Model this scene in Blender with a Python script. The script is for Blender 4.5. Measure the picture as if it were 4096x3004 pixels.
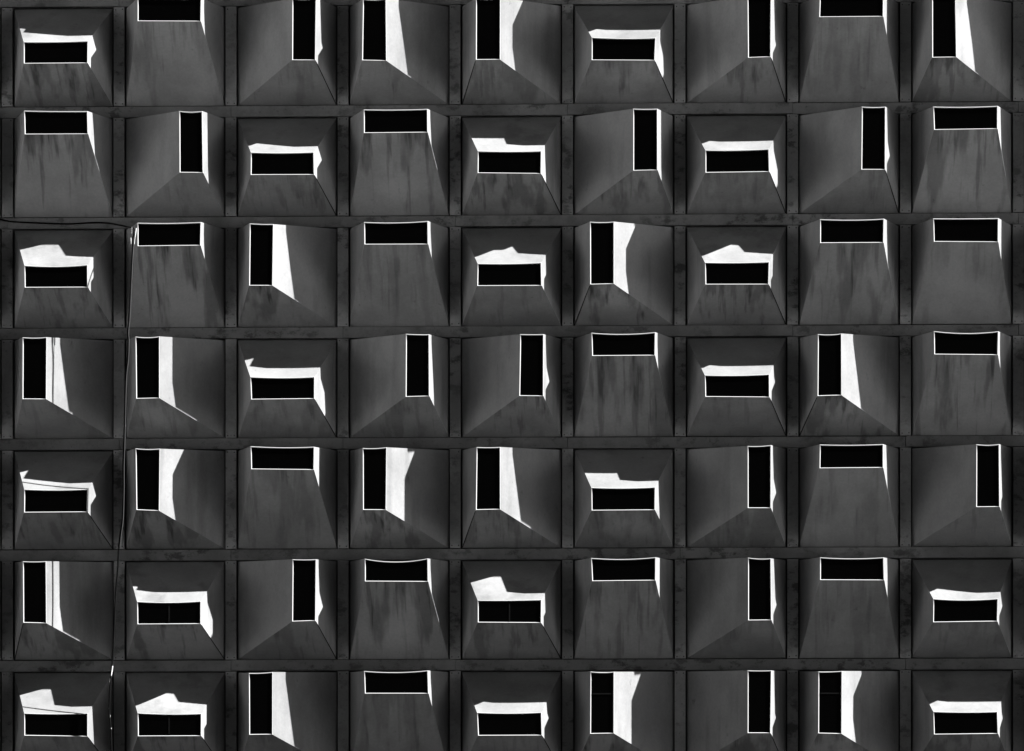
import bpy, bmesh, math, random
from mathutils import Matrix, Vector
random.seed(7)
PI = math.pi
P = 3.0                      # one bay of the facade, metres
TOP = 9.6 * P               # height of the uppermost visible beam above the ground
DEP = 0.60                   # how far a pod stands out, in bays

sc = bpy.context.scene
for o in list(bpy.data.objects): bpy.data.objects.remove(o)
C = sc.collection

# ---------------------------------------------------------------- camera
CX, CZ, CD = 6.072533259, -9.0, 47.91241199
YAW, PITCH, ROLL = 3.264082152e-02, -3.570802890e-05, -1.732224637e-04
F, PX, PY = 21543.834696931, 2050.083395, 4043.353967
def rows():
    cy, sy = math.cos(YAW), math.sin(YAW); cp, sp = math.cos(PITCH), math.sin(PITCH); cr, sr = math.cos(ROLL), math.sin(ROLL)
    Ry = Matrix(((cy, sy, 0), (-sy, cy, 0), (0, 0, 1)))
    Rp = Matrix(((1, 0, 0), (0, cp, sp), (0, -sp, cp)))
    Rr = Matrix(((cr, 0, sr), (0, 1, 0), (-sr, 0, cr)))
    return Rr @ Rp @ Ry
R = rows()
cam = bpy.data.cameras.new('camera'); camo = bpy.data.objects.new('camera', cam); C.objects.link(camo)
M = Matrix((R[0], R[2], -R[1])).transposed().to_4x4()
M.translation = Vector((CX * P, -CD * P, TOP + CZ * P))
camo.matrix_world = M
cam.sensor_fit = 'HORIZONTAL'; cam.sensor_width = 36.0
cam.lens = F / 4096 * 36.0
cam.shift_x = (2048 - PX) / 4096; cam.shift_y = (PY - 1502) / 4096
cam.clip_start = 1.0; cam.clip_end = 3000.0
sc.camera = camo
sc.render.resolution_x = 1024; sc.render.resolution_y = 751

# ---------------------------------------------------------------- light
SUN = Vector((0.80, -0.14, 0.968)).normalized()      # towards the sun
SUN_STRENGTH = 5.0
SKY_STRENGTH = 0.05
elev = math.asin(SUN.z); azim = math.atan2(SUN.x, SUN.y)
w = bpy.data.worlds.new('World'); sc.world = w; w.use_nodes = True
nt = w.node_tree; nt.nodes.clear()
sky = nt.nodes.new('ShaderNodeTexSky'); sky.sky_type = 'NISHITA'; sky.sun_disc = False
sky.sun_elevation = elev; sky.sun_rotation = azim
sky.dust_density = 0.0; sky.air_density = 0.25; sky.altitude = 300
sep = nt.nodes.new('ShaderNodeSeparateColor'); comb = nt.nodes.new('ShaderNodeCombineColor')
bg = nt.nodes.new('ShaderNodeBackground'); bg.inputs['Strength'].default_value = SKY_STRENGTH
wo = nt.nodes.new('ShaderNodeOutputWorld')
nt.links.new(sky.outputs[0], sep.inputs[0])         # black-and-white film behind a red filter
for i in range(3): nt.links.new(sep.outputs[0], comb.inputs[i])
nt.links.new(comb.outputs[0], bg.inputs[0]); nt.links.new(bg.outputs[0], wo.inputs[0])
sd = bpy.data.lights.new('sun', 'SUN'); sd.energy = SUN_STRENGTH; sd.angle = math.radians(0.5); sd.color = (1, 1, 1)
so = bpy.data.objects.new('sun', sd); C.objects.link(so)
so.rotation_euler = SUN.to_track_quat('Z', 'Y').to_euler(); so.location = (30, -20, 80)
sc.view_settings.view_transform = 'Standard'; sc.view_settings.look = 'None'
sc.view_settings.gamma = 1.0; sc.view_settings.exposure = 2.50
sc.render.engine = 'CYCLES'

# ---------------------------------------------------------------- materials
def N(nt, t, **kw):
    n = nt.nodes.new(t)
    for k, v in kw.items():
        if k.startswith('i_'): n.inputs[k[2:].replace('_', ' ')].default_value = v
        else: setattr(n, k, v)
    return n
def grey_material(name, base, kind='pod', rough=0.85, vary=0.05):
    m = bpy.data.materials.new(name); m.use_nodes = True; nt = m.node_tree; L = nt.links
    b = nt.nodes['Principled BSDF']; b.inputs['Roughness'].default_value = rough
    b.inputs['Specular IOR Level'].default_value = 0.12
    oi = N(nt, 'ShaderNodeObjectInfo'); geo = N(nt, 'ShaderNodeNewGeometry')
    nrm = N(nt, 'ShaderNodeSeparateXYZ'); L.new(geo.outputs['True Normal'], nrm.inputs[0])
    # every object reads its own piece of the pattern
    rv = N(nt, 'ShaderNodeMath', operation='MULTIPLY'); L.new(oi.outputs['Random'], rv.inputs[0]); rv.inputs[1].default_value = 91.7
    cv = N(nt, 'ShaderNodeCombineXYZ'); L.new(rv.outputs[0], cv.inputs[0]); L.new(rv.outputs[0], cv.inputs[2])
    ad = N(nt, 'ShaderNodeVectorMath', operation='ADD'); L.new(geo.outputs['Position'], ad.inputs[0]); L.new(cv.outputs[0], ad.inputs[1])
    raw = ad.outputs[0]
    def noise(scale, det, rough_=0.6, dist=0.0, vec=None):
        mp = N(nt, 'ShaderNodeMapping'); mp.inputs['Scale'].default_value = scale
        L.new(vec or raw, mp.inputs['Vector'])
        n = N(nt, 'ShaderNodeTexNoise'); n.inputs['Scale'].default_value = 1.0; n.inputs['Detail'].default_value = det
        n.inputs['Roughness'].default_value = rough_; n.inputs['Distortion'].default_value = dist
        L.new(mp.outputs[0], n.inputs['Vector']); return n.outputs['Fac']
    def ramp(fac, a, b_, lo, hi):
        r = N(nt, 'ShaderNodeMapRange'); r.interpolation_type = 'SMOOTHSTEP'
        for k, x in (('From Min', a), ('From Max', b_), ('To Min', lo), ('To Max', hi)): r.inputs[k].default_value = x
        L.new(fac, r.inputs['Value']); return r.outputs[0]
    def op(o, a, b_):
        q = N(nt, 'ShaderNodeMath', operation=o)
        for k, x in enumerate((a, b_)):
            if isinstance(x, (int, float)): q.inputs[k].default_value = x
            else: L.new(x, q.inputs[k])
        return q.outputs[0]
    mul = lambda a, b_: op('MULTIPLY', a, b_)
    v = ramp(noise((0.8, 0.8, 0.6), 6), 0.3, 0.7, 0.84, 1.10)
    f = ramp(noise((14, 14, 14), 5, .65), 0.25, 0.75, 0.93, 1.06)
    v = mul(v, f)
    if kind == 'pod':
        # drips that start at the sill and run down the lower slope, each to its own length
        under = ramp(nrm.outputs['Z'], -0.45, -0.25, 1.0, 0.0)
        cheek = ramp(nrm.outputs['Z'], -0.30, -0.15, 0.0, 1.0)
        top = ramp(nrm.outputs['Z'], 0.25, 0.6, 1.0, 0.82)
        amt = ramp(oi.outputs['Random'], 0.05, 0.95, 0.5, 1.1)
        tc = N(nt, 'ShaderNodeTexCoord'); uvs = N(nt, 'ShaderNodeSeparateXYZ'); L.new(tc.outputs['UV'], uvs.inputs[0])
        fl = uvs.outputs['Y']
        uvr = N(nt, 'ShaderNodeCombineXYZ'); L.new(uvs.outputs['X'], uvr.inputs[0]); L.new(fl, uvr.inputs[1]); L.new(rv.outputs[0], uvr.inputs[2])
        def drip(sx, sy, lo, wid, grow, vec=uvr.outputs[0]):
            d_ = noise((sx, sy, 1.0), 3, .55, .12, vec)
            e = op('SUBTRACT', d_, mul(fl, grow))
            return ramp(e, lo, lo + wid, 0.0, 1.0)
        st = op('ADD', mul(drip(6.0, .9, .47, .13, .06), 0.38), mul(drip(17.0, 1.0, .48, .15, .12), 0.37))
        st = op('ADD', st, mul(drip(40.0, 3.0, .52, .18, .20), 0.14))
        st = mul(mul(st, amt), under)
        side = ramp(noise((1.1, 1.1, 0.16), 5, .55, .1), 0.50, 0.66, 0.0, 0.26)
        st = op('ADD', st, mul(mul(side, cheek), amt))
        v = mul(v, op('SUBTRACT', 1.0, st))
        # grime spots and a few patches
        sp = ramp(noise((3.0, 3.0, 1.8), 9, .75), 0.62, 0.70, 1.0, 0.66)
        v = mul(mul(v, sp), top)
    elif kind == 'beam':
        g = ramp(noise((2.0, 1.0, 3.0), 8, .7), 0.50, 0.62, 0.0, 1.0)
        wh = ramp(noise((0.22, 0.2, 0.4), 2), 0.42, 0.58, 0.25, 1.0)
        v = mul(v, op('SUBTRACT', 1.0, mul(mul(g, wh), 0.62)))
        g2 = ramp(noise((9.0, 3.0, 9.0), 6, .7), 0.58, 0.68, 1.0, 0.7)
        v = mul(v, g2)
        v = mul(v, ramp(noise((0.5, .5, .5), 2), .35, .65, .8, 1.12))
    v = mul(mul(v, ramp(oi.outputs['Random'], 0, 1, 1 - vary, 1 + vary)), base)
    cc = N(nt, 'ShaderNodeCombineColor')
    for i in range(3): L.new(v, cc.inputs[i])
    L.new(cc.outputs[0], b.inputs['Base Color'])
    bp = N(nt, 'ShaderNodeBump'); bp.inputs['Strength'].default_value = 0.25; bp.inputs['Distance'].default_value = 0.012
    L.new(noise((5, 5, 5), 8, .65), bp.inputs['Height']); L.new(bp.outputs[0], b.inputs['Normal'])
    return m
POD = grey_material('weathered_pod_shell', 0.165)
BEAM = grey_material('stained_beam', 0.145, 'beam', vary=0.1)
TRANSOM = grey_material('grimy_transom', 0.10, 'beam', vary=0.1)
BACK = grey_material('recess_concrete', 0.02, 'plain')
SCREW = grey_material('screw_metal', 0.04, 'plain')
GROUND = grey_material('dark_lawn', 0.012, 'plain')
def plain(name, v, rough, spec):
    m = bpy.data.materials.new(name); m.use_nodes = True; b = m.node_tree.nodes['Principled BSDF']
    b.inputs['Base Color'].default_value = (v, v, v, 1); b.inputs['Roughness'].default_value = rough
    b.inputs['Specular IOR Level'].default_value = spec
    return m
BOUNCE = grey_material('pale_bounce_sheet', 0.85, 'plain')  # pale surface of the added light-bouncing sheets
ASPHALT = grey_material('worn_asphalt', 0.16, 'plain')
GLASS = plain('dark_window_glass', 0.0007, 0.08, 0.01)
RIM = plain('pale_rim_gasket', 0.28, 0.6, 0.2)
BAR = plain('dark_glazing_bar', 0.0015, 0.6, 0.1)
CABLE = plain('black_cable_sheath', 0.003, 0.8, 0.03)
HIGHLIGHT = plain('grey_cable_highlight', 0.05, 0.6, 0.1)  # grey for the highlight drawn along the cable
PALE = plain('pale_lit_cable_core', 0.5, 0.7, 0.2)

# ---------------------------------------------------------------- helpers
def W(x, z, y=0.0):
    """bay units (x to the right, z = rows downward, y = out of the facade) -> world"""
    return Vector((x * P, -y * P, TOP - z * PV * P))
PV = 0.98767
def link(name, verts, faces, mats, parent=None, fm=None, smooth=False, uv=None):
    me = bpy.data.meshes.new(name); me.from_pydata([tuple(v) for v in verts], [], faces)
    for m in mats: me.materials.append(m)
    if fm:
        for p, i in zip(me.polygons, fm): p.material_index = i
    if smooth:
        for p in me.polygons: p.use_smooth = True
    if uv:
        lay = me.uv_layers.new(name='flow')
        for p, q in zip(me.polygons, uv):
            for li, c in zip(p.loop_indices, q): lay.data[li].uv = c
    me.update()
    o = bpy.data.objects.new(name, me); C.objects.link(o)
    if parent: o.parent = parent
    return o
class MB:
    def __init__(s): s.v = []; s.f = []; s.m = []
    def quad(s, a, b, c, d, m=0):
        n = len(s.v); s.v += [a, b, c, d]; s.f.append((n, n + 1, n + 2, n + 3)); s.m.append(m)
    def box(s, x0, x1, z0, z1, y0, y1, m=0):      # bay units
        n = len(s.v)
        for y in (y0, y1):
            for x, z in ((x0, z0), (x1, z0), (x1, z1), (x0, z1)): s.v.append(W(x, z, y))
        for q in ((0, 1, 2, 3), (7, 6, 5, 4), (0, 4, 5, 1), (1, 5, 6, 2), (2, 6, 7, 3), (3, 7, 4, 0)):
            s.f.append(tuple(n + i for i in q)); s.m.append(m)
    def disc(s, x, z, y0, y1, r, m=0, k=8):
        n = len(s.v)
        for y in (y0, y1):
            for i in range(k):
                a = 2 * PI * i / k; s.v.append(W(x + r * math.cos(a), z + r * math.sin(a), y))
        for i in range(k):
            j = (i + 1) % k; s.f.append((n + i, n + j, n + k + j, n + k + i)); s.m.append(m)
        s.f.append(tuple(n + k + i for i in range(k))); s.m.append(m)

# ---------------------------------------------------------------- the pods
# window openings in fractions of a bay: left, right, top, bottom
WIN = {'A': (.2289, .7750, .4684, .6556), 'B': (.2316, .7773, .0939, .2854),
       'C': (.2172, .4112, .1078, .6451), 'D': (.5993, .7910, .0998, .6374)}
DEPS = {'A': 1, 'B': 1, 'C': 1, 'D': 1}
GRID = ['BBCABBABBDB',      # above the frame
        'BABDCCADBCB',
        'BBDABADADBD',
        'BABCBACABBA',
        'BCCADDBACBA',
        'BACBCCADBDC',
        'BCADBABDBAB',
        'BAACBACDCAB',
        'ABCADBACBDA']
SAG = {(3,1):.012,(3,4):.010,(4,3):.008,(4,6):.014,(4,9):.018,(5,1):.008,(6,2):.010,(6,4):.028,(6,6):.014,(7,1):.006,(7,4):.014,
       (6,9):.012,(3,2):.006,(3,8):.008,(2,3):.006,(6,8):.010,(3,5):.006,(5,3):.008,(7,3):.004,(1,1):.004,(3,7):.005}
SEAM = {(1,3):'r',(2,3):'r',(2,5):'r',(2,7):'r',(4,3):'r',(5,1):'r',(6,2):'r',(6,3):'r',(6,5):'r',(7,5):'r',(7,1):'r',(7,2):'r',
        (3,6):'l',(4,8):'l',(2,8):'r',(1,5):'l',(6,1):'l',(1,6):'r',(4,7):'r',(3,7):'r',(1,7):'r',(5,5):'l',(7,7):'r'}
BARS = {(6,2), (7,2), (7,6), (7,8), (6,5)}
HB = 0.0595                   # where the pod leaves the beam
NT = 10
def pod_loops(t, r, c, rnd):
    l, ri, tp, bt = WIN[t]; d = DEP * DEPS[t]; sag = SAG.get((r, c), rnd.uniform(.002, .009))
    j = [rnd.uniform(-.005, .005) for _ in range(8)]
    def loop(grow, y, s=1.0, low=1.0):
        x0, x1, z0, z1 = l - grow, ri + grow, tp - grow, bt + grow * low
        pts = []
        for i in range(NT + 1):
            u = i / NT; pts.append((x0 + (x1 - x0) * u + j[0] * (1 - u) + j[2] * u, z0 + s * sag * (1 - (2 * u - 1) ** 2) + j[1] * (1 - u) + j[3] * u, y))
        pts.append((x1 + j[4], z1 + j[5], y)); pts.append((x0 + j[6], z1 + j[7], y))
        return pts
    base = [(HB + (1 - 2 * HB) * i / NT, HB, -0.012) for i in range(NT + 1)] + [(1 - HB, 1 - HB, -0.012), (HB, 1 - HB, -0.012)]
    return base, loop, d
def build_pod(parent, r, c, t, mb=None):
    rnd = random.Random(r * 100 + c)
    base, loop, d = pod_loops(t, r, c, rnd)
    def w3(p): return W(c - 1 + p[0], r - 1 + p[1], p[2])
    sh_o = loop(0.0092, d, low=.78); rdg = loop(0.0058, d + 0.004, low=.72); inn = loop(0.0, d - 0.004)
    n = NT + 3
    def strip(m, a, b, mi=0):
        for i in range(n):
            k = (i + 1) % n
            m.quad(w3(a[i]), w3(a[k]), w3(b[k]), w3(b[i]), mi)
    if mb is not None:
        strip(mb, base, sh_o); strip(mb, sh_o, rdg, 2); strip(mb, rdg, inn, 2)
        k = len(mb.v); mb.v += [w3(p) for p in inn]; mb.f.append(tuple(range(k, k + n))); mb.m.append(1); return
    # shell: split each face so shading and stains have geometry under them, with a slight bulge-free fold
    v = [w3(p) for p in base] + [w3(p) for p in sh_o]
    f = [(i, (i + 1) % n, n + (i + 1) % n, n + i) for i in range(n)]
    uv = []
    for i in range(n):
        k = (i + 1) % n
        if i == NT + 1: q = [(base[i][0], 1), (base[k][0], 1), (sh_o[k][0], 0), (sh_o[i][0], 0)]   # lower slope: u across, v from sill to foot
        else: q = [(base[i][0], 1), (base[k][0], 1), (base[k][0], 0), (base[i][0], 0)]
        uv.append(q)
    fmi = [0] * len(f)
    side = SEAM.get((r, c), '')
    for ch, bi, nx in (('r', NT + 1, -1), ('l', NT + 2, 1)):                 # open joint along a lower fold
        if ch in side:
            a, b_ = base[bi], sh_o[bi]; k0 = len(v)
            def at(t, off): return w3((a[0] + (b_[0] - a[0]) * t + off * nx, a[1] + (b_[1] - a[1]) * t + off * .35, a[2] + (b_[2] - a[2]) * t + .005))
            v += [at(0.01, -.004), at(0.01, .006), at(.97, .004), at(.97, -.002)]
            f.append((k0, k0 + 1, k0 + 2, k0 + 3)); fmi.append(1); uv.append([(0, 0)] * 4)
    pod = link('window_pod', v, f, [POD, BACK], parent, fmi, uv=uv)
    pod['label'] = {'A': 'pod with a wide window low in all four slopes', 'B': 'pod with a wide window high under the beam',
                    'C': 'pod with a tall window on its left side', 'D': 'pod with a tall window on its right side'}[t]
    m = MB(); strip(m, sh_o, rdg); strip(m, rdg, inn)
    rim = link('window_rim', m.v, m.f, [RIM], pod)
    link('window_pane', [w3(p) for p in inn], [tuple(range(n))], [GLASS], pod)
    if (r, c) in BARS:                                                       # a faint glazing bar
        l, ri, tp, bt = WIN[t]; g = MB()
        if ri - l > bt - tp: g.box(c - 1 + (l + ri) / 2 - .006, c - 1 + (l + ri) / 2 + .006, r - 1 + tp + .02, r - 1 + bt - .01, d - .003, d - .001)
        else: g.box(c - 1 + l + .01, c - 1 + ri - .01, r - 1 + tp + .18, r - 1 + tp + .192, d - .003, d - .001)
        link('glazing_bar', g.v, g.f, [BAR], pod)
    return pod

bld = bpy.data.objects.new('building', None); C.objects.link(bld); bld.location = (0, 0, 0)
bld['label'] = 'dark grey facade of square bays with protruding funnel-shaped window pods in a beam grid'
bld['category'] = 'building'
for r, row in enumerate(GRID):
    for c, t in enumerate(row):
        build_pod(bld, r, c, t)
# the rest of the building round the photographed part
unseen_area = MB(); rr = random.Random(3)
FR, FC = range(-2, 10), range(-4, 16)
for r in FR:
    for c in FC:
        if 0 <= r < len(GRID) and 0 <= c < 11: continue
        build_pod(bld, r, c, rr.choice('ABCD'), unseen_area)
fo = link('outer_pods', unseen_area.v, unseen_area.f, [POD, GLASS, RIM], bld, unseen_area.m); fo['kind'] = 'stuff'

# ---------------------------------------------------------------- grid of beams
BF = 0.032; BW = 0.0515; GAP = 0.0035
def mullion(mb, i, r, screws=True):
    rnd = random.Random(i * 77 + r)
    j = rnd.uniform(-.002, .002)
    mb.box(i - BW + GAP + j, i + BW - GAP + j, r - 1 + BW + 0.002, r - BW - 0.004, -0.06, BF)
    if screws:
        for dz in (0.075, 0.925):
            for dx in (-.03, .03):
                if rnd.random() < .85: mb.disc(i + dx + j, r - 1 + dz + rnd.uniform(-.004, .004), BF, BF + 0.004, 0.0065, 1)
outer = MB()
for r in FR:
    for i in range(FC[0] - 1, FC[-1] + 1):
        if 0 <= r < len(GRID) and -1 < i < 10:
            m = MB(); mullion(m, i, r); link('mullion', m.v, m.f, [BEAM, SCREW], bld, m.m)
        else: mullion(outer, i, r, False)
for r in range(FR[0] - 1, FR[-1] + 1):
    m = MB(); x = FC[0] - 1
    rnd = random.Random(r)
    while x < FC[-1]:
        n = rnd.choice((2, 3, 4)); x1 = min(x + n, FC[-1])
        dz = rnd.uniform(-.003, .003)
        m.box(x + .002, x1 - .002, r - BW + GAP + dz, r + BW - GAP + dz, -0.06, BF + 0.004)
        x = x1
    if 0 <= r <= 8: link('transom', m.v, m.f, [TRANSOM], bld, m.m)
    else: outer.f += [tuple(len(outer.v) + i for i in q) for q in m.f]; outer.m += m.m; outer.v += m.v
oo = link('outer_beams', outer.v, outer.f, [BEAM], bld, outer.m); oo['kind'] = 'stuff'
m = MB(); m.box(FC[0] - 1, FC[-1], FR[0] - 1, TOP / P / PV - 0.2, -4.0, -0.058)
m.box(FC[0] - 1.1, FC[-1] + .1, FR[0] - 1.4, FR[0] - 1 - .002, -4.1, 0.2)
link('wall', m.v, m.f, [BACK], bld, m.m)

# ---------------------------------------------------------------- cable
def tube(name, pts, rad, mat, parent=None, k=8):
    v = []; f = []
    n = len(pts)
    for i, p in enumerate(pts):
        a = pts[max(i - 1, 0)]; b = pts[min(i + 1, n - 1)]; t = (b - a).normalized()
        u = t.cross(Vector((0, 1, 0.01))).normalized(); w_ = t.cross(u)
        rd = rad[i] if isinstance(rad, list) else rad
        for q in range(k):
            an = 2 * PI * q / k; v.append(p + (u * math.cos(an) + w_ * math.sin(an)) * rd)
    for i in range(n - 1):
        for q in range(k):
            q2 = (q + 1) % k; f.append((i * k + q, i * k + q2, (i + 1) * k + q2, (i + 1) * k + q))
    f.append(tuple(range(k))[::-1]); f.append(tuple((n - 1) * k + q for q in range(k)))
    return link(name, v, f, [mat], parent, smooth=True)
def px(u, v, y):
    """point of the plane y bays in front of the facade that the photograph shows at pixel (u, v)"""
    d = R.transposed() @ Vector(((u - PX) / F, 1.0, -(v - PY) / F))
    s = (-y * P + CD * P) / d.y
    return Vector((CX * P, -CD * P, TOP + CZ * P)) + d * s
def smooth(pts, n=8):
    out = []
    for i in range(len(pts) - 1):
        p0, p1, p2, p3 = pts[max(i - 1, 0)], pts[i], pts[i + 1], pts[min(i + 2, len(pts) - 1)]
        for k in range(n):
            t = k / n
            out.append(0.5 * ((2 * p1) + (p2 - p0) * t + (2 * p0 - 5 * p1 + 4 * p2 - p3) * t * t + (3 * p1 - p0 - 3 * p2 + p3) * t ** 3))
    out.append(pts[-1]); return out

pts = []
def tl(ox, oy, *ps):
    for a, b, y in ps: pts.append(px(ox + a / 2.2002, oy + b / 2.2002, y))
tl(0, 751, (-300, 262, 0.030), (-60, 268, 0.052), (0, 278, 0.052), (100, 297, 0.052), (350, 311, 0.052), (600, 318, 0.052), (800, 308, 0.054), (930, 310, 0.085),
   (1040, 326, 0.267), (1120, 345, 0.533), (1165, 352, 0.653), (1180, 372, 0.680), (1172, 450, 0.680), (1160, 650, 0.667), (1148, 900, 0.667), (1135, 1150, 0.660), (1124, 1270, 0.653),
   (1128, 1340, 0.653), (1124, 1500, 0.653))
tl(0, 1502, (1105, 30, 0.653), (1098, 350, 0.653), (1092, 540, 0.653), (1089, 650, 0.653), (1084, 800, 0.653), (1085, 1000, 0.653), (1078, 1250, 0.653),
   (1058, 1400, 0.653), (1045, 1520, 0.653))
tl(0, 2253, (1038, 20, 0.653), (1020, 250, 0.653), (1008, 500, 0.653), (1000, 700, 0.653), (990, 850, 0.653), (974, 1000, 0.653), (967, 1150, 0.653), (963, 1300, 0.653),
   (974, 1450, 0.653), (981, 1600, 0.653), (990, 1900, 0.653), (1000, 2600, 0.640))
cb = tube('cable', smooth(pts), 0.022, CABLE)
cb['label'] = 'slack black cable hanging down in front of the leftmost window pods'
cb['category'] = 'cable'
def strand(ox, oy, ps, rad):  # sunlit side of the cable put in as pale colour, partly bare core
    tube('worn_lit_sheath', smooth([px(ox + a / 2.2002, oy + b / 2.2002, y) for a, b, y in ps], 4), rad, PALE, cb, 6)
strand(0, 751, ((1162, 352, 0.667), (1160, 380, 0.667), (1156, 402, 0.667)), .014)
strand(0, 751, ((1151, 440, 0.667), (1152, 470, 0.667), (1151, 498, 0.667)), .013)
strand(0, 751, ((1199, 358, 0.653), (1193, 400, 0.653), (1184, 450, 0.653), (1179, 500, 0.653)), .014)
strand(0, 1502, ((1102, 440, 0.653), (1097, 500, 0.653), (1099, 550, 0.653)), .013)
strand(0, 2253, ((990, 905, 0.653), (982, 960, 0.653), (974, 1000, 0.653), (968, 1048, 0.653)), .020)
strand(0, 2253, ((969, 1140, 0.653), (965, 1160, 0.653), (968, 1178, 0.653)), .012)
strand(0, 2253, ((958, 1272, 0.653), (968, 1340, 0.653), (970, 1400, 0.653), (979, 1462, 0.653)), .014)
strand(0, 2253, ((979, 1500, 0.653), (981, 1545, 0.653), (983, 1590, 0.653)), .013)

tube('cable_highlight', smooth([px(a / 2.2002, 751 + b / 2.2002, .66) for a, b in ((1190, 400), (1176, 520), (1168, 640), (1156, 900), (1143, 1150), (1132, 1270), (1136, 1340), (1131, 1500))]  # added strand: sun highlight on the cable put in as grey colour
     + [px(a / 2.2002, 1502 + b / 2.2002, .66) for a, b in ((1113, 30), (1105, 350), (1100, 540), (1097, 650), (1092, 800), (1092, 1000), (1085, 1250), (1068, 1400), (1056, 1520))]), 0.009, HIGHLIGHT, cb, 6)

# ---------------------------------------------------------------- ground
g = link('ground', [Vector((-900, -900, 0)), Vector((900, -900, 0)), Vector((900, 900, 0)), Vector((-900, 900, 0))], [(0, 1, 2, 3)], [GROUND])
g['kind'] = 'structure'
def sheet(name, x0, x1, y0, y1, z, m):
    o = link(name, [Vector((x0, y0, z)), Vector((x1, y0, z)), Vector((x1, y1, z)), Vector((x0, y1, z))], [(0, 1, 2, 3)], [m]); o['kind'] = 'structure'; return o
sheet('bounce_sheet_left', -650, -55, -105, 120, 0.004, BOUNCE)  # added out of view, bounces sunlight onto the left-facing slopes
sheet('unseen_area', -900, -90, -900, -105.5, 0.004, BOUNCE)  # unseen pale sheet added front-left as fill for the slopes
sheet('bounce_sheet_right', 82, 600, -215, 120, 0.004, BOUNCE)  # added beyond the frame to throw light on the right-facing slopes
